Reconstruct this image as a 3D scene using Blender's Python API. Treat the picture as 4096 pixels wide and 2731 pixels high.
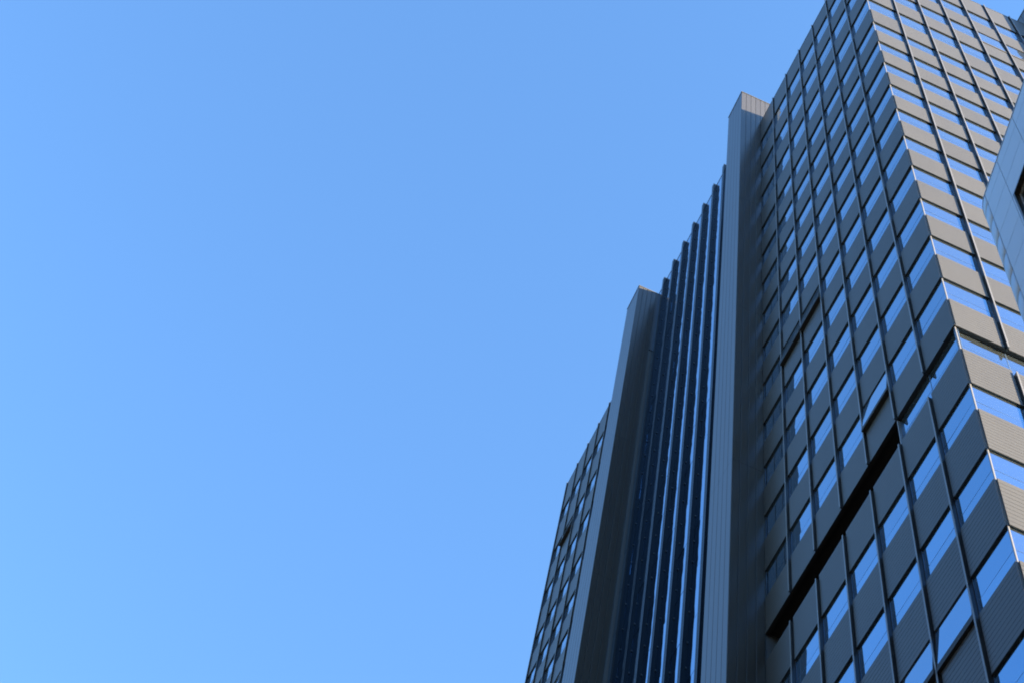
import bpy, math, random
from mathutils import Matrix, Vector

random.seed(7)
SC = bpy.context.scene
for o in list(bpy.data.objects):
    bpy.data.objects.remove(o)

# ------------------------------------------------------------------ units
U = 1.55                 # one facade unit in metres
CZ = -50.105
EYE = 1.7
def wz(z): return (z - CZ) * U + EYE

# ------------------------------------------------------------------ camera
ROWS = [[0.3883941, 0.9120741, 0.1314189], [-0.8162998, 0.4067108, -0.4101719], [-0.4275567, 0.0520311, 0.9024899]]
CAM = [9.27978, -8.47888, -50.10509]
LENS = 58.7226
cam = bpy.data.cameras.new('camera')
camo = bpy.data.objects.new('camera', cam)
SC.collection.objects.link(camo)
r, d, f = (Vector(v) for v in ROWS)
m = Matrix(((r.x, -d.x, -f.x, CAM[0]*U), (r.y, -d.y, -f.y, CAM[1]*U), (r.z, -d.z, -f.z, EYE), (0, 0, 0, 1)))
camo.matrix_world = m
cam.sensor_width = 36
cam.lens = LENS
cam.clip_start = 0.3
cam.clip_end = 3000
SC.camera = camo

# ------------------------------------------------------------------ light
SUN = Vector((1.0, 1.65, 0.487)).normalized()
SUN_EL = math.asin(SUN.z)
world = bpy.data.worlds.new('World'); SC.world = world; world.use_nodes = True
nt = world.node_tree
sky = nt.nodes.new('ShaderNodeTexSky')
sky.sky_type = 'NISHITA'
sky.sun_disc = False
sky.sun_elevation = SUN_EL
sky.sun_rotation = math.atan2(SUN.x, SUN.y)      # 0 = +Y, clockwise
sky.air_density = 1.0
sky.dust_density = 0.2
sky.ozone_density = 4.0
sky.altitude = 50
bg = nt.nodes['Background']
bg.inputs['Strength'].default_value = 0.05
wb = nt.nodes.new('ShaderNodeVectorMath'); wb.operation = 'MULTIPLY'      # camera white balance
wb.inputs[1].default_value = (0.93, 1.04, 1.07)
nt.links.new(sky.outputs[0], wb.inputs[0]); nt.links.new(wb.outputs[0], bg.inputs['Color'])
sl = bpy.data.lights.new('sun', 'SUN')
slo = bpy.data.objects.new('sun', sl); SC.collection.objects.link(slo)
sl.energy = 4.8
sl.angle = math.radians(0.5)
sl.color = (1.0, 0.83, 0.60)
slo.rotation_euler = SUN.to_track_quat('Z', 'Y').to_euler()
SC.view_settings.view_transform = 'Standard'
SC.view_settings.look = 'None'
SC.view_settings.gamma = 1
SC.view_settings.use_curve_mapping = False
SC.view_settings.exposure = 3.62
SC.cycles.filter_width = 1.9

# ------------------------------------------------------------------ materials
def mat(name, col, rough=0.5, metal=0.0, noise=0.0, nscale=(1, 1, 1), bump=0.0, bscale=1.0, rvar=0.0):
    mm = bpy.data.materials.new(name); mm.use_nodes = True
    n = mm.node_tree; b = n.nodes['Principled BSDF']
    b.inputs['Base Color'].default_value = (*col, 1)
    b.inputs['Roughness'].default_value = rough
    b.inputs['Metallic'].default_value = metal
    tc = n.nodes.new('ShaderNodeTexCoord')
    oi = n.nodes.new('ShaderNodeObjectInfo')
    off = n.nodes.new('ShaderNodeVectorMath'); off.operation = 'MULTIPLY_ADD'
    cmb = n.nodes.new('ShaderNodeCombineXYZ')
    for i in range(3): n.links.new(oi.outputs['Random'], cmb.inputs[i])
    n.links.new(cmb.outputs[0], off.inputs[0]); off.inputs[1].default_value = (71, 53, 37)
    n.links.new(tc.outputs['Object'], off.inputs[2])
    if noise or rvar:
        mp = n.nodes.new('ShaderNodeMapping'); mp.inputs['Scale'].default_value = nscale
        n.links.new(off.outputs[0], mp.inputs[0])
        nz = n.nodes.new('ShaderNodeTexNoise'); nz.inputs['Scale'].default_value = 1; nz.inputs['Detail'].default_value = 4
        n.links.new(mp.outputs[0], nz.inputs['Vector'])
        # tone = 1 + noise*(n-.5)*2 + small per-piece difference
        a = n.nodes.new('ShaderNodeMath'); a.operation = 'MULTIPLY_ADD'
        n.links.new(nz.outputs[0], a.inputs[0]); a.inputs[1].default_value = 2*noise; a.inputs[2].default_value = 1-noise
        p = n.nodes.new('ShaderNodeMath'); p.operation = 'MULTIPLY_ADD'
        n.links.new(oi.outputs['Random'], p.inputs[0]); p.inputs[1].default_value = 2*rvar; p.inputs[2].default_value = 1-rvar
        q = n.nodes.new('ShaderNodeMath'); q.operation = 'MULTIPLY'
        n.links.new(a.outputs[0], q.inputs[0]); n.links.new(p.outputs[0], q.inputs[1])
        vm = n.nodes.new('ShaderNodeVectorMath'); vm.operation = 'SCALE'; vm.inputs[0].default_value = col
        n.links.new(q.outputs[0], vm.inputs['Scale'])
        n.links.new(vm.outputs[0], b.inputs['Base Color'])
    if bump:
        nb = n.nodes.new('ShaderNodeTexNoise'); nb.inputs['Scale'].default_value = bscale; nb.inputs['Detail'].default_value = 0.5
        n.links.new(off.outputs[0], nb.inputs['Vector'])
        bp = n.nodes.new('ShaderNodeBump'); bp.inputs['Strength'].default_value = 1; bp.inputs['Distance'].default_value = bump
        n.links.new(nb.outputs[0], bp.inputs['Height'])
        n.links.new(bp.outputs[0], b.inputs['Normal'])
    return mm
M_PANEL = mat('ribbed_grey_aluminium', (0.0405, 0.039, 0.035), 0.42, 0.12, 0.12, (1.6, 1.6, 0.35), 0, 1, 0.05)
M_PLANK = mat('smooth_grey_aluminium', (0.041, 0.0385, 0.0345), 0.28, 0.12, 0.10, (1, 1, 0.25), 0, 1, 0.05)
M_MULL = mat('mullion_metal', (0.13, 0.126, 0.12), 0.32, 0.4, 0.04, (1, 1, 0.3))
M_POST = mat('steel_trim', (0.16, 0.155, 0.15), 0.35, 0.4)
M_BLADE = mat('shaded_blade_metal', (0.014, 0.013, 0.013), 0.4, 0.1)  # shade on the mullion sides is put into this colour
M_DARK = mat('dark_metal', (0.025, 0.027, 0.03), 0.5, 0.2, 0.1)
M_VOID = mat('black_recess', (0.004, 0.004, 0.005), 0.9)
M_SEAL = mat('joint_seal', (0.10, 0.15, 0.22), 0.3, 0.7)
M_GLASS = mat('blue_mirror_glass', (0.25, 0.46, 0.66), 0.012, 1.0, 0.04, (.5, .5, .5), 0.006, 0.9, 0.06)
def dust(mm, fac, col=(0.13, 0.15, 0.15)):
    n = mm.node_tree; b = n.nodes['Principled BSDF']; out = n.nodes['Material Output']
    df = n.nodes.new('ShaderNodeBsdfDiffuse'); df.inputs['Color'].default_value = (*col, 1)
    mx = n.nodes.new('ShaderNodeMixShader'); mx.inputs[0].default_value = fac
    n.links.new(b.outputs[0], mx.inputs[1]); n.links.new(df.outputs[0], mx.inputs[2]); n.links.new(mx.outputs[0], out.inputs['Surface'])
dust(M_GLASS, 0.08)
M_SHADE_SASH = mat('shade_and_sash_black', (0.004, 0.004, 0.0045), 0.7)  # black standing in for shade under panels; also colours the open sashes
M_CGLASS = mat('curtain_glass', (0.22, 0.42, 0.62), 0.012, 1.0, 0.02, (.5, .5, .5), 0.012, 0.8, 0.03)
M_FIN = mat('fin_blue_metal', (0.006, 0.009, 0.014), 0.22, 0.0, 0.05)
for m_, lv in ((M_FIN, 0.06), (M_PANEL, 0.33), (M_PLANK, 0.26)):
    m_.node_tree.nodes['Principled BSDF'].inputs['Specular IOR Level'].default_value = lv
M_CAP = mat('parapet_cap', (0.10, 0.105, 0.11), 0.45, 0.5)
M_NEIGH = mat('pale_composite_panel', (0.33, 0.42, 0.50), 0.58, 0.2, 0.03, (.4, .4, .4), 0, 1, 0.015)
M_BRONZE = mat('bronze_frame', (0.05, 0.038, 0.03), 0.35, 0.6)
M_BEAD = mat('frame_bead', (0.42, 0.38, 0.33), 0.4, 0.6)
M_TEAL = mat('teal_glass', (0.12, 0.32, 0.42), 0.02, 0.9)
M_CORE = mat('facade_backing', (0.05, 0.055, 0.06), 0.7)
M_ASPH = mat('asphalt', (0.04, 0.04, 0.042), 0.9, 0, 0.2, (2, 2, 2), 0.004, 40)
M_PAVE = mat('paving', (0.16, 0.155, 0.15), 0.85, 0, 0.15, (1, 1, 1))
M_ROOF = mat('roof_membrane', (0.12, 0.12, 0.12), 0.9, 0, 0.1)

# ------------------------------------------------------------------ mesh helpers
class MB:
    def __init__(s): s.v = []; s.f = []
    def box(s, x0, x1, y0, y1, z0, z1):
        b = len(s.v)
        s.v += [(x0, y0, z0), (x1, y0, z0), (x1, y1, z0), (x0, y1, z0), (x0, y0, z1), (x1, y0, z1), (x1, y1, z1), (x0, y1, z1)]
        s.f += [tuple(b+i for i in q) for q in ((3, 2, 1, 0), (4, 5, 6, 7), (0, 1, 5, 4), (1, 2, 6, 5), (2, 3, 7, 6), (3, 0, 4, 7))]
        return s
    def wbox(s, x0, x1, y0, y1, z0, z1):       # box in facade units at world height
        return s.box(x0*U, x1*U, y0*U, y1*U, wz(z0), wz(z1))
    def ubox(s, x0, x1, y0, y1, z0, z1):       # box in facade units, local height
        return s.box(x0*U, x1*U, y0*U, y1*U, z0*U, z1*U)
    def mesh(s, name, m):
        me = bpy.data.meshes.new(name); me.from_pydata(s.v, [], s.f); me.materials.append(m); me.update()
        return me
def link(name, me, parent=None, loc=(0, 0, 0), rz=0.0, rx=0.0):
    o = bpy.data.objects.new(name, me); SC.collection.objects.link(o)
    o.location = loc; o.rotation_euler = (rx, 0, rz)
    if parent: o.parent = parent
    return o
def empty(name, label, cat, loc=(0, 0, 0), rz=0.0):
    o = bpy.data.objects.new(name, None); SC.collection.objects.link(o)
    o.location = loc; o.rotation_euler = (0, 0, rz); o['label'] = label; o['category'] = cat
    return o

def panel_mesh(w, h, n, htop2=None):
    """Ribbed cladding cassette: n lapped boards with recessed joints, face on y=0, depth inwards."""
    v = []; f = []
    T = 0.040
    prof = [(T, 0.0), (0.0, 0.0)]
    st = h / n
    for i in range(n):
        z0, z1 = i*st, (i+1)*st
        if i: prof.append((0.002, z0+0.006))
        if i < n-1: prof += [(0.0, z1-0.007), (0.013, z1)]
    prof += [(0.0, h), (T, h)]
    # two ends
    for x in (0.0, w):
        for (y, z) in prof:
            zz = z
            if htop2 is not None and z == h and x == w: zz = htop2
            v.append((x*U, y*U, zz*U))
    k = len(prof)
    for i in range(k-1): f.append((i, i+k, i+1+k, i+1))
    f.append((k-1, 2*k-1, k, 0))
    f.append(tuple(range(k))); f.append(tuple(range(2*k-1, k-1, -1)))
    me = bpy.data.meshes.new('spandrel_panel'); me.from_pydata(v, [], [q for q in f]); me.materials.append(M_PANEL)
    me.validate(); me.update()
    return me

# ------------------------------------------------------------------ the setting
def structure(name, mb, m):
    o = link(name, mb.mesh(name, m)); o['kind'] = 'structure'; return o
structure('ground', MB().box(-900, 900, -900, 900, -0.5, 0.0), M_ASPH)
structure('pavement', MB().box(-48, 3.5, -3.5, 22, 0.0, 0.13), M_PAVE)

# unseen blocks beyond the frame, added to shade the facades and show in reflections
M_BLOCK = mat('block_render', (0.03, 0.03, 0.032), 0.8, 0, 0.1)
M_BGLASS = mat('block_glass', (0.03, 0.04, 0.05), 0.05, 0.0)
def added_block(label, x0, x1, y0, y1, h):
    t = empty('shading_block', label, 'building', ((x0+x1)/2, (y0+y1)/2, 0.13))
    w, d = (x1-x0)/2, (y1-y0)/2
    o = link('wall', MB().box(-w, w, -d, d, -0.13, h).mesh('wall', M_BLOCK), t)
    g = MB(); z = 4.0
    while z < h-3:
        n = int(2*w/3.2)
        for i in range(n):
            a = -w + 0.8 + i*(2*w-0.8)/n
            g.box(a, a+1.9, d+0.002, d+0.05, z, z+1.7); g.box(a, a+1.9, -d-0.05, -d-0.002, z, z+1.7)
        n = int(2*d/3.2)
        for i in range(n):
            a = -d + 0.8 + i*(2*d-0.8)/n
            g.box(w+0.002, w+0.05, a, a+1.9, z, z+1.7); g.box(-w-0.05, -w-0.002, a, a+1.9, z, z+1.7)
        z += 3.4
    p = link('window_glass', g.mesh('window_glass', M_BGLASS), t); p['kind'] = 'stuff'
added_block('added plain block across the street, behind the camera and out of the picture', -75, -6, -62, -34, 40)
added_block('second added plain block behind the camera, out of the picture to the right', 0, 62, -64, -36, 44)
added_block('added slab block beyond the pale neighbour building, out of the picture', 42, 66, -30, -2, 50)

# ------------------------------------------------------------------ the tower
BW = 1.037
RB = 1.043
ROWB = {-3: 9.11, -2: 6.05, -1: 3.05, 0: 0.0, 1: -2.33, 2: -4.62, 3: -6.85, 4: -9.06, 5: -11.32, 6: -13.54, 7: -15.75,
        8: -17.99, 9: -20.24, 10: -22.50, 11: -24.79, 12: -27.07, 13: -29.34, 14: -31.67, 15: -33.97}
ROWT = {-2: 7.60, -1: 4.58, 0: 1.58}
for k in range(1, 16): ROWT[k] = ROWB[k-1] - (1.04 if k < 11 else 0.95)
ROWT[11] = -23.44
def roofL(x): return 10.62 - 0.105*x
def roofR(y): return 10.75 + 0.115*y
def roofC(x): return 12.85 - 0.06*(x + 21)
GY = 0.037       # glass plane behind the panel faces

tower = empty('office_tower', 'dark grey panelled high-rise tower with ribbon windows, projecting shafts and a finned glass bay', 'building', (0, 0, 0))

# --- body behind the skins
def part(name, mb, m, lab=None, kind=None, parent=tower):
    o = link(name, mb.mesh(name, m), parent)
    if lab: o['label'] = lab
    if kind: o['kind'] = kind
    return o
B = 0.055
YB = 12.0
mb = MB()
mb.wbox(-7.3, -B, B, YB, -22.46, 10.4)              # upper storeys
mb.wbox(-2.10, -0.12, 0.12, 1.4, -23.48, -22.46)
mb.wbox(-7.3, -0.12, 1.4, YB, -23.48, -22.46)
mb.wbox(-7.3, -B, B, YB, CZ-1.09, -23.48)
mb.wbox(-17.1, -8.4, 0.15, YB, CZ-1.09, 14.6)
mb.wbox(-25.85, -18.25, B, YB, CZ-1.09, 12.6)
part('core_wall', mb, M_CORE)
part('roof', MB().wbox(-7.25, -0.1, 0.1, YB-0.05, 10.401, 10.45).wbox(-25.8, -18.3, 0.1, YB-0.05, 12.601, 12.65), M_ROOF)
# black soffit and recess under the overhanging upper storeys, with shade strips on the panel undersides
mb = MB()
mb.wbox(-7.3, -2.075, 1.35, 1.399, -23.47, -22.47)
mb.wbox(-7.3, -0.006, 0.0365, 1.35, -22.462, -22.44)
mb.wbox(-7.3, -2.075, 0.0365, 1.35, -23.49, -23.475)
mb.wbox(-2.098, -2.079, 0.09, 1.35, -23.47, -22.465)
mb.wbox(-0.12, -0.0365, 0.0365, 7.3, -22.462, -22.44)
mb.wbox(-7.3, -0.002, 0.004, 0.084, -22.512, -22.503)  # this strip and the next paint shade onto the panel undersides
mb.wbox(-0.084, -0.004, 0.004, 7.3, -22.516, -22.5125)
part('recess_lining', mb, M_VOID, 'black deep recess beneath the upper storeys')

# --- ribbed spandrel panels
pcache = {}
def pmesh(w, h, n):
    key = (round(w, 3), round(h, 3), n)
    if key not in pcache: pcache[key] = panel_mesh(w, h, n)
    return pcache[key]
def place_panel(face, a0, a1, z0, z1, z1b=None):
    h = z1 - z0
    n = max(6, round(h/0.115))
    me = pmesh(a1-a0, h, n) if z1b is None else panel_mesh(a1-a0, h, n, z1b-z0)
    jit = random.uniform(-0.0015, 0.0015)
    if face == 'L': o = link('spandrel_panel', me, tower, (a0*U, jit, wz(z0)))
    else: o = link('spandrel_panel', me, tower, (jit, a0*U, wz(z0)), math.pi/2)
    return o
# --- windows: thin frame with a pane (sub-part)
wcache = {}
def wmesh(w, h, joint):
    key = (round(w, 3), round(h, 3), joint)
    if key not in wcache:
        fr = MB()
        fr.ubox(0, w, -0.004, 0.012, h-0.012, h)          # head
        fr.ubox(0, w, -0.003, 0.012, -0.02, 0.0)          # sill
        fr.ubox(0, 0.010, -0.003, 0.012, 0, h-0.012)
        fr.ubox(w-0.010, w, -0.003, 0.012, 0, h-0.012)
        if joint: fr.ubox(0.010, w-0.010, -0.002, 0.010, joint*h-0.003, joint*h+0.003)
        ps = []
        spans = [(0, joint*h-0.004), (joint*h+0.004, h-0.012)] if joint else [(0, h-0.012)]
        for (a, b) in spans:
            cx, cz = w/2, (a+b)/2
            ps.append((MB().ubox(-w/2+0.010, w/2-0.010, 0.0, 0.008, a-cz, b-cz).mesh('pane', M_GLASS), cx, cz))
        shd = MB().ubox(0, w, -0.034, -0.004, h-0.027, h-0.0215)  # thin black strip in place of the shade under the panel above
        wcache[key] = (fr.mesh('window', M_SEAL), ps, shd.mesh('head_shade', M_SHADE_SASH))
    return wcache[key]
def place_window(face, a0, a1, z0, z1, gy=GY, joint=0.36, open_=0.0):
    w, h = a1-a0, z1-z0
    fme, panes, shd_me = wmesh(w, h, joint if not open_ else 0)
    loc = (a0*U, gy*U, wz(z0)) if face == 'L' else (-gy*U, a0*U, wz(z0))
    fr = link('window', fme, tower, loc, 0 if face == 'L' else math.pi/2)
    link('head_shade', shd_me, fr)
    if open_:
        # top hung sash swung outwards; its frame is a thick dark box section
        fr['label'] = 'window tilted open at the bottom'
        sm = MB()
        t = 0.035
        sm.ubox(0.002, w-0.002, -0.008, 0.13, -h-0.02, -h+0.13)
        sm.ubox(0.006, w-0.006, -0.006, t, -0.03, 0)
        sm.ubox(0.006, 0.03, -0.006, t, -h+0.13, -0.03)
        sm.ubox(w-0.03, w-0.006, -0.006, t, -h+0.13, -0.03)
        sa = link('sash', sm.mesh('sash', M_SHADE_SASH), fr, (0, -0.012*U, (h-0.015)*U), 0, -open_)
        gm = MB(); gm.ubox(0.03, w-0.03, -0.004, 0.01, -h+0.13, -0.03)
        pa = link('pane', gm.mesh('pane', M_GLASS), fr, (0, -0.012*U, (h-0.015)*U), 0, -open_)
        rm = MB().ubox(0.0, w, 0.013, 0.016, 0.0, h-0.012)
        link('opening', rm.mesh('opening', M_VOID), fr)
        return fr
    for (me, cx, cz) in panes:
        p = link('pane', me, fr, (cx*U, 0, cz*U))
        p.rotation_euler = (math.radians(random.gauss(0, 0.10)), 0, math.radians(random.gauss(0, 0.10)))
    return fr

OPEN_L = {(5, 5): 0.11, (6, 5): 0.11, (3, 9): 0.10, (2, 13): 0.07, (3, 13): 0.10}
for b in range(1, 8):
    a0 = -b*BW + 0.045 if b < 7 else -7.30
    a1 = -(b-1)*BW - (0.05 if b > 1 else 0.031)
    g0 = -b*BW + 0.02 if b < 7 else -7.30
    g1 = -(b-1)*BW - 0.02 if b > 1 else -0.045
    place_panel('L', a0, a1, ROWB[-3], roofL(a0), roofL(a1))
    for k in range(-2, 16):
        if k == 15 and b > 3: continue
        place_panel('L', a0, a1, ROWB[k], ROWT[k])
        if k == 11: 
            if b <= 2:
                place_window('L', -b*BW+0.001, -(b-1)*BW-0.001-(0.04 if b == 1 else 0), ROWT[11]-0.02, ROWB[10]+0.02, 0.085, 0.36)
            continue
        place_window('L', g0, g1, ROWT[k]-0.02, ROWB[k-1]+0.02, GY, 0.36, OPEN_L.get((b, k-1), 0))
OPEN_R = {(5, -2): 0.02, (6, -2): 0.02}
for b in range(1, 8):
    a0 = (b-1)*RB + 0.045
    a1 = b*RB - 0.054
    g0 = (b-1)*RB + 0.02 if b > 1 else 0.045
    g1 = b*RB - 0.02
    place_panel('R', a0, a1, ROWB[-3], roofR(a0), roofR(a1))
    for k in range(-2, 16 if b < 3 else 14):
        place_panel('R', a0, a1, ROWB[k], ROWT[k])
        if k == 11:
            place_window('R', (b-1)*RB+0.001+(0.04 if b == 1 else 0), b*RB-0.001, ROWT[11]-0.02, ROWB[10]+0.02, 0.085, 0.36); continue
        place_window('R', g0, g1, ROWT[k]-0.02, ROWB[k-1]+0.02, GY, 0.36, OPEN_R.get((b, k-1), 0))

# --- mullion fins: outer blade and a back plate that lines the channel beside the panels
def mullion(face, a, z0, z1, strips=()):
    """blade coloured dark for its shaded sides, with a lighter outer cap; short joint strips line the channel beside the panels"""
    h = z1 - z0
    loc = (a*U, 0, wz(z0)) if face == 'L' else (0, a*U, wz(z0))
    o = link('mullion', MB().ubox(-0.012, 0.012, -0.042, 0.036, 0, h).mesh('mullion', M_BLADE), tower, loc, 0 if face == 'L' else math.pi/2)
    link('cap_strip', MB().ubox(-0.017, 0.017, -0.054, -0.0425, 0, h+0.01).mesh('cap_strip', M_MULL), o)
    sm = MB()
    for (b0, b1) in strips:
        b0 = max(b0, z0); b1 = min(b1, z1)
        if b1 - b0 < 0.1: continue
        sm.ubox(-0.056, -0.0145, 0.026, 0.036, b0+0.004-z0, b1-0.004-z0)
        sm.ubox(0.0145, 0.048, 0.026, 0.036, b0+0.004-z0, b1-0.004-z0)
    if sm.v:
        q = link('joint_strip', sm.mesh('joint_strip', M_MULL), o); q['kind'] = 'stuff'
    return o
for b in range(1, 7):
    x = -b*BW; y = b*RB
    for face, a, top, k1 in (('L', x, roofL(x), 16), ('R', y, roofR(y), 16)):
        st = [(ROWB[k], top if k == -3 else ROWT[k]) for k in range(-3, k1)]
        mullion(face, a, ROWB[10]-0.03, top+0.035, st)
        mullion(face, a, -35.9, ROWT[11]-0.10, st)
# corner post in two lengths
part('corner_post', MB().wbox(-0.052, -0.028, 0.028, 0.052, ROWB[10]-0.02, 10.7), M_POST, 'thin steel post on the tower corner')
part('corner_post', MB().wbox(-0.052, -0.028, 0.028, 0.052, -35.9, ROWT[11]).wbox(-0.05, -0.024, 0.024, 0.05, ROWT[11]+0.001, ROWB[10]-0.03), M_POST)
part('recess_post', MB().wbox(-2.098, -2.076, 0.02, 0.088, ROWT[11], ROWB[10]-0.03), M_POST)
# parapet caps
def slopecap(face, a0, a1, f0, f1):
    v = []
    for a, z in ((a0, f0), (a1, f1)):
        for (y, dz) in ((-0.008, 0.0), (0.10, 0.0), (0.10, 0.022), (-0.008, 0.022)):
            v.append((a*U, y*U, wz(z+dz)) if face == 'L' else (-y*U, a*U, wz(z+dz)))
    f = [(0, 1, 2, 3), (7, 6, 5, 4), (0, 4, 5, 1), (1, 5, 6, 2), (2, 6, 7, 3), (3, 7, 4, 0)]
    me = bpy.data.meshes.new('parapet_cap'); me.from_pydata(v, [], f); me.materials.append(M_CAP)
    return link('parapet_cap', me, tower)
slopecap('L', -7.3, 0.0, roofL(-7.3), roofL(0)); slopecap('R', 0.11, 7.33, roofR(0.11), roofR(7.33))
# parapet upstands behind the sloping caps
part('parapet', MB().wbox(-7.3, -B, B, 0.12, 10.4, 10.60).wbox(-0.12, -B, 0.12, 7.3, 10.4, 10.7), M_CORE)

# storeys under the picture down to the street: same rhythm, joined
lo = MB(); lg = MB()
z = -35.9
while z > CZ - 0.4:
    for b in range(1, 8):
        lo.wbox(-b*BW+0.045, -(b-1)*BW-0.05, 0.0, 0.034, max(z-1.26, CZ-1.0), z-0.0)
        if z > -49.5:
            lo.wbox(-0.034, 0.0, (b-1)*RB+0.045, b*RB-0.054, max(z-1.26, CZ-1.0), z)
    z -= 2.28
o = part('lower_storey_panels', lo, M_PANEL, None, 'stuff')
lg.wbox(-7.3, -0.05, 0.036, 0.048, CZ-1.0, -35.0); lg.wbox(-0.048, -0.040, 2.0*RB, 7.3, CZ-1.0, -29.4).wbox(-0.048, -0.040, 0.06, 2.0*RB, CZ-1.0, -34.0)
part('lower_storey_glass', lg, M_GLASS)

# ------------------------------------------------------------------ plank-clad shafts
def plank(face, a0, a1, z0, z1, off):
    """vertical cladding plank; face 'F' faces -y, 'S' faces +x, 'W' faces -x"""
    g = 0.008
    mb = MB(); h = z1-z0-0.006
    w = a1-a0-g
    t = 0.030
    key = ('p', round(w, 3), round(h, 3))
    if key not in pcache:
        v = []
        for zz in (0, h):
            for (x, y) in ((0, t), (0, 0.006), (0.006, 0), (w-0.006, 0), (w, 0.006), (w, t)):
                v.append((x*U, y*U, zz*U))
        f = [tuple((i, (i+1) % 6, (i+1) % 6+6, i+6)) for i in range(6)] + [(5, 4, 3, 2, 1, 0), (6, 7, 8, 9, 10, 11)]
        me = bpy.data.meshes.new('cladding_plank'); me.from_pydata(v, [], f); me.materials.append(M_PLANK)
        pcache[key] = me
    me = pcache[key]
    if face == 'F': return link('cladding_plank', me, tower, ((a0+g/2)*U, off*U, wz(z0)))
    if face == 'S': return link('cladding_plank', me, tower, (off*U, (a0+g/2)*U, wz(z0)), math.pi/2)
SEG = [CZ-0.5, -34.0, -25.0, -16.0, -7.0, 2.0]
def shaft(x0, x1, yf, top, nfront, side=True):
    body = MB().wbox(x0+0.02, x1-0.031, yf+0.031, 3.0, CZ-1.0, top-0.02)
    part('shaft_core', body, M_CORE)
    segs = SEG + [top]
    wf = (x1-x0)/nfront
    for i in range(nfront):
        for s0, s1 in zip(segs, segs[1:]):
            plank('F', x0+i*wf, x0+(i+1)*wf, s0, s1, yf)
    ys = 0.2015
    for i in range(4):
        for s0, s1 in zip(segs, segs[1:]):
            plank('S', yf+0.002+i*ys, yf+0.002+(i+1)*ys, s0, s1, x1)
    for i in range(4, 14):
        plank('S', yf+0.002+i*ys, yf+0.002+(i+1)*ys, 10.0, top, x1)
    part('shaft_cap', MB().wbox(x0-0.015, x1+0.015, yf-0.015, 3.05, top, top+0.045), M_CAP)
shaft(-8.47, -7.30, -0.805, 14.42, 5)
shaft(-18.29, -17.07, -0.805, 15.70, 5)
# shaft on the sunny face, seen only by its shaded flank in the top corner
part('shaft_core', MB().wbox(-3.0, 0.774, 7.362, 8.5, CZ-1.0, 14.38), M_CORE)
for i in range(4):
    for s0, s1 in zip(SEG, SEG[1:]+[14.4]):
        plank('F', 0.805-(i+1)*0.2012, 0.805-i*0.2012, s0, s1, 7.33)
for i in range(4, 10): plank('F', 0.805-(i+1)*0.2012, 0.805-i*0.2012, 10.0, 14.4, 7.33)
for i in range(5):
    for s0, s1 in zip(SEG, SEG[1:]+[14.4]):
        plank('S', 7.34+i*0.232, 7.34+(i+1)*0.232, s0, s1, 0.805)
part('shaft_cap', MB().wbox(-3.0, 0.82, 7.315, 8.52, 14.4, 14.445), M_CAP)
part('far_wall', MB().wbox(-3, -0.02, 8.5, YB, CZ-1.0, 11.4), M_PANEL)

# ------------------------------------------------------------------ finned glass bay between the two shafts
CY = 0.12
FX = [-11.48 + 0.958*i for i in range(-5, 4)]
def topC(x): return 15.25 - 0.088*(x + 11.4)
edges = [-17.065] + [x-0.01 for x in FX[0:]] + [-8.47]
edges = sorted(set(round(e, 3) for e in edges if -17.07 <= e <= -8.46))
zs = []
z = 12.95
while z > -34: zs.append(z); z -= 2.285
random.seed(3)
cp = {}
for e0, e1 in zip(edges, edges[1:]):
    if e1 - e0 < 0.05: continue
    # top pane with a sloping head
    v = [(e0*U, CY*U, wz(zs[0]+0.008)), (e1*U, CY*U, wz(zs[0]+0.008)), (e1*U, CY*U, wz(topC(e1))), (e0*U, CY*U, wz(topC(e0)))]
    v += [(a, b+0.02, c) for a, b, c in v]
    me = bpy.data.meshes.new('curtain_pane')
    me.from_pydata(v, [], [(0, 1, 2, 3), (7, 6, 5, 4), (0, 4, 5, 1), (1, 5, 6, 2), (2, 6, 7, 3), (3, 7, 4, 0)]); me.materials.append(M_CGLASS)
    link('curtain_pane', me, tower)
    for za, zb in zip(zs[1:], zs):
        w = e1-e0; key = round(w, 3)
        if key not in cp: cp[key] = MB().ubox(-w/2+0.002, w/2-0.002, 0, 0.012, -1.135, 1.135).mesh('curtain_pane', M_CGLASS)
        o = link('curtain_pane', cp[key], tower, ((e0+e1)/2*U, CY*U, wz((za+zb)/2)))
        o.rotation_euler = (math.radians(random.gauss(0, 0.1)), 0, math.radians(random.gauss(0, 0.25)))
v = []
for x in (-17.07, -8.47):
    for (y, dz) in ((-0.012, 0.002), (0.02, 0.002), (0.02, 0.03), (-0.012, 0.03)):
        v.append((x*U, (CY+y)*U, wz(topC(x)+dz)))
me = bpy.data.meshes.new('glass_rail'); me.from_pydata(v, [], [(0, 1, 2, 3), (7, 6, 5, 4), (0, 4, 5, 1), (1, 5, 6, 2), (2, 6, 7, 3), (3, 7, 4, 0)]); me.materials.append(M_CAP)
link('glass_rail', me, tower)
part('curtain_backing', MB().wbox(-17.08, -8.45, 0.145, 0.155, CZ-1.0, 14.9), M_CORE)
for x in FX:
    if x - 0.155 < -17.0: continue
    ht = topC(x) + 0.10
    fm = MB()
    fm.wbox(x-0.155, x-0.085, -0.012, CY-0.002, -36, ht)
    fm.wbox(x-0.070, x, -0.012, CY-0.002, -36, ht)
    fm.wbox(x-0.085, x-0.070, 0.0, CY-0.002, -36, ht-0.02)
    fo = part('fin', fm, M_FIN)
    bm = MB()
    z = 14.6; i = 0
    while z > -34:
        bm.wbox(x+0.002, x+0.022, CY-0.022, CY-0.004, z, z+0.07)
        z -= (1.0, 1.285)[i % 2]; i += 1
    part('bracket', bm, M_DARK, None, 'stuff', fo)

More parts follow.
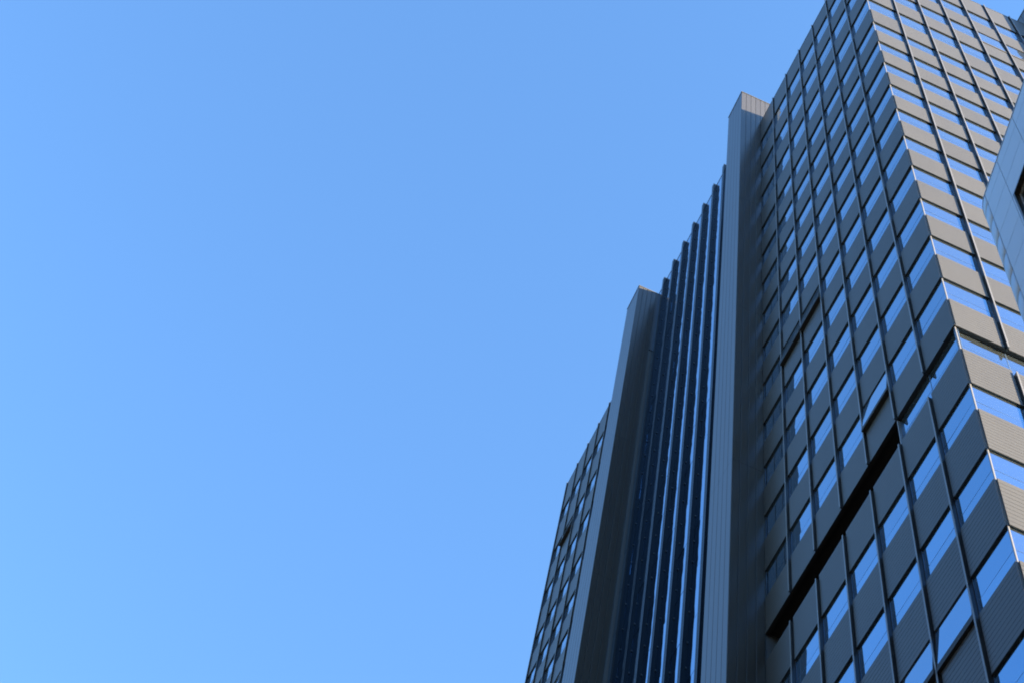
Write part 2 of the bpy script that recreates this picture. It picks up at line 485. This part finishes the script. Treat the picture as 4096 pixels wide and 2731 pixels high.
# ------------------------------------------------------------------ far left wing
CB = 1.125
CM = [-21.30 - CB*i for i in range(0, 5)]          # mullion lines
CROWB = [10.72, 7.50, 4.45, 1.35, -1.15, -3.55, -5.95, -8.35, -10.75]
CROWT = [None, 9.50, 6.20, 3.15, 0.25, -2.25, -4.65, -7.05, -9.45]
cols = [(CM[i+1], CM[i]) for i in range(4)] + [(CM[0], CM[0]+CB), (CM[0]+CB, -18.30)]
OPEN_C = {(2, 1): 0.11, (0, 6): 0.10}
for ci, (l, rr) in enumerate(cols):
    a0, a1 = l+0.045, rr-0.05
    if ci == 5: a1 = rr
    place_panel('L', a0, a1, CROWB[0], roofC(a0), roofC(a1))
    for k in range(1, 9):
        if ci == 5 and k > 4: continue
        place_panel('L', a0, a1, CROWB[k], CROWT[k])
        place_window('L', l+0.02, rr-0.02, CROWT[k]-0.02, CROWB[k-1]+0.02, GY, 0.36, OPEN_C.get((ci, k-1), 0))
for x in CM + [CM[0]+CB]:
    mullion('L', x, -11.0, roofC(x)+0.035, [(CROWB[k], roofC(x) if k == 0 else CROWT[k]) for k in range(9)])
lo = MB()
z = -12.05
while z > CZ - 0.4:
    for (l, rr) in cols: lo.wbox(l+0.045, rr-0.05, 0.0, 0.034, max(z-1.3, CZ-1.0), z)
    z -= 2.4
part('lower_storey_panels', lo, M_PANEL, None, 'stuff')
part('lower_storey_glass', MB().wbox(-25.83, -18.3, 0.036, 0.048, CZ-1.0, -10.8), M_GLASS)
v = []
for x in (-25.83, -18.3):
    for (y, dz) in ((-0.008, 0.0), (0.10, 0.0), (0.10, 0.022), (-0.008, 0.022)):
        v.append((x*U, y*U, wz(roofC(x)+dz)))
me = bpy.data.meshes.new('parapet_cap'); me.from_pydata(v, [], [(0, 1, 2, 3), (7, 6, 5, 4), (0, 4, 5, 1), (1, 5, 6, 2), (2, 6, 7, 3), (3, 7, 4, 0)]); me.materials.append(M_CAP)
link('parapet_cap', me, tower)
part('parapet', MB().wbox(-25.83, -18.3, B, 0.12, 12.6, 12.8), M_CORE)

# ------------------------------------------------------------------ neighbouring building at the right edge
S = 1.6
neigh = empty('neighbour_building', 'pale blue-white panelled building with a rounded corner and bronze window at the right edge', 'building',
              (4.035*U, -2.626*U, wz(-29.305)), math.atan2(-0.201, 0.98))
HN = wz(-29.305)
def npart(name, mb, m, parent=neigh, **k): return part(name, mb, m, k.get('lab'), k.get('kind'), parent)
rn = 0.43*S
g = 0.013
rows = [0.0, -0.315*S, -0.825*S, -1.385*S]
while rows[-1] > -HN + 1.2: rows.append(rows[-1]-0.56*S)
rows[-1] = -HN
cw = 0.455*S
W0, W1 = 0.50*S, 1.55*S          # window opening
WT, WBt = -1.41*S, -3.30*S
body = MB()
body.box(0.0, W0-0.03, 0.035, 14, -HN, -0.03)
body.box(W0-0.03, W1+0.03, 0.035, 14, WT+0.03, -0.03)
body.box(W0-0.03, W1+0.03, 0.6, 14, WBt-0.03, WT+0.03)
body.box(W0-0.03, W1+0.03, 0.035, 14, -HN, WBt-0.03)
body.box(W1+0.03, 9.0, 0.035, 14, -HN, -0.03)
body.box(-rn+0.035, 0.0, rn, 14, -HN, -0.03)
npart('core_wall', body, M_CORE)
def npanel(x0, x1, z0, z1):
    mb = MB(); e = 0.004
    x0 += g/2; x1 -= g/2; z0 += g/2; z1 -= g/2
    mb.box(x0, x1, 0.0, 0.034, z0, z1)
    return npart('facade_panel', mb, M_NEIGH)
for i, (zt, zb) in enumerate(zip(rows, rows[1:])):
    if i > 24: break
    npanel(0.0, cw, zb, zt)
    if i < 3:
        npanel(cw, cw*2.25, zb, zt); npanel(cw*2.25, cw*3.5, zb, zt)
    elif zb < WBt:
        z1 = min(zt, WBt-0.02)
        if z1 - zb > 0.05: npanel(cw, cw*2.25, zb, z1); npanel(cw*2.25, cw*3.5, zb, z1)
    npanel(cw*3.5+0.0, cw*5.5, zb, zt); npanel(cw*5.5, cw*8, zb, zt)
# strip of cladding between the vertical joint and the window
npart('facade_panel', MB().box(cw+g/2, W0-0.002, 0.0, 0.034, WBt-0.02, rows[3]-g/2), M_NEIGH)
npart('facade_panel', MB().box(cw+g/2, cw*3.5-g/2, 0.0, 0.034, WT+0.002, rows[3]-g/2-0.0), M_NEIGH) if rows[3]-WT > 0.01 else None
# rounded corner: one curved panel per row
def curved(z0, z1):
    v = []; f = []; n = 14
    for i in range(n+1):
        a = math.pi/2 * i/n
        for (rad) in (rn, rn-0.034):
            x = -rad*math.sin(a); y = rn - rad*math.cos(a)
            v += [(x-g/2, y, z0+g/2), (x-g/2, y, z1-g/2)]
    for i in range(n):
        b = i*4; c = b+4
        f += [(b, b+1, c+1, c), (b+2, c+2, c+3, b+3), (b, c, c+2, b+2), (b+1, b+3, c+3, c+1)]
    f += [(0, 2, 3, 1), (n*4, n*4+1, n*4+3, n*4+2)]
    me = bpy.data.meshes.new('corner_panel'); me.from_pydata(v, [], f); me.materials.append(M_NEIGH)
    for p in me.polygons: p.use_smooth = False
    return link('corner_panel', me, neigh)
for i, (zt, zb) in enumerate(zip(rows, rows[1:])):
    o = curved(zb, zt)
    for p in o.data.polygons:
        if p.index % 4 in (0, 1) and p.index < 14*4: p.use_smooth = True
npart('side_wall', MB().box(-rn, -rn+0.03, rn+0.01, 14, -HN, 0), M_NEIGH)
npart('roof', MB().box(0.0, 9.0, 0.1, 14, -0.03, -0.0).box(-rn+0.05, 0.0, rn+0.02, 14, -0.03, -0.0), M_ROOF)
cp_ = MB().box(0, 9.0, -0.012, 0.09, 0.003, 0.03)
v0 = len(cp_.v); n = 14
for i in range(n+1):
    a = math.pi/2 * i/n
    for rad in (rn+0.012, rn-0.09):
        x = -rad*math.sin(a)-0.001; y = rn - rad*math.cos(a)
        cp_.v += [(x, y, 0.003), (x, y, 0.03)]
for i in range(n):
    b = v0+i*4; c = b+4
    cp_.f += [(b, b+1, c+1, c), (b+2, c+2, c+3, b+3), (b, c, c+2, b+2), (b+1, b+3, c+3, c+1)]
npart('parapet_cap', cp_, M_NEIGH)
# window: deep bronze surround, bead, transom, teal glass
wn = link('window', MB().box(W0, W1, -0.02, 0.13, WT-0.05, WT).box(W0, W1, -0.02, 0.13, WBt, WBt+0.05)
          .box(W0, W0+0.05, -0.02, 0.13, WBt+0.05, WT-0.05).box(W1-0.05, W1, -0.02, 0.13, WBt+0.05, WT-0.05)
          .box(W0+0.05, W1-0.05, 0.03, 0.12, -2.05*S-0.06, -2.05*S).mesh('window', M_BRONZE), neigh)
link('frame_bead', MB().box(W0+0.05, W1-0.05, 0.08, 0.12, WT-0.08, WT-0.05)
     .box(W0+0.05, W0+0.08, 0.08, 0.12, WBt+0.05, WT-0.08).mesh('frame_bead', M_BEAD), wn)
link('pane', MB().box(W0+0.05, W1-0.05, 0.131, 0.145, WBt+0.05, WT-0.05).mesh('pane', M_TEAL), wn)
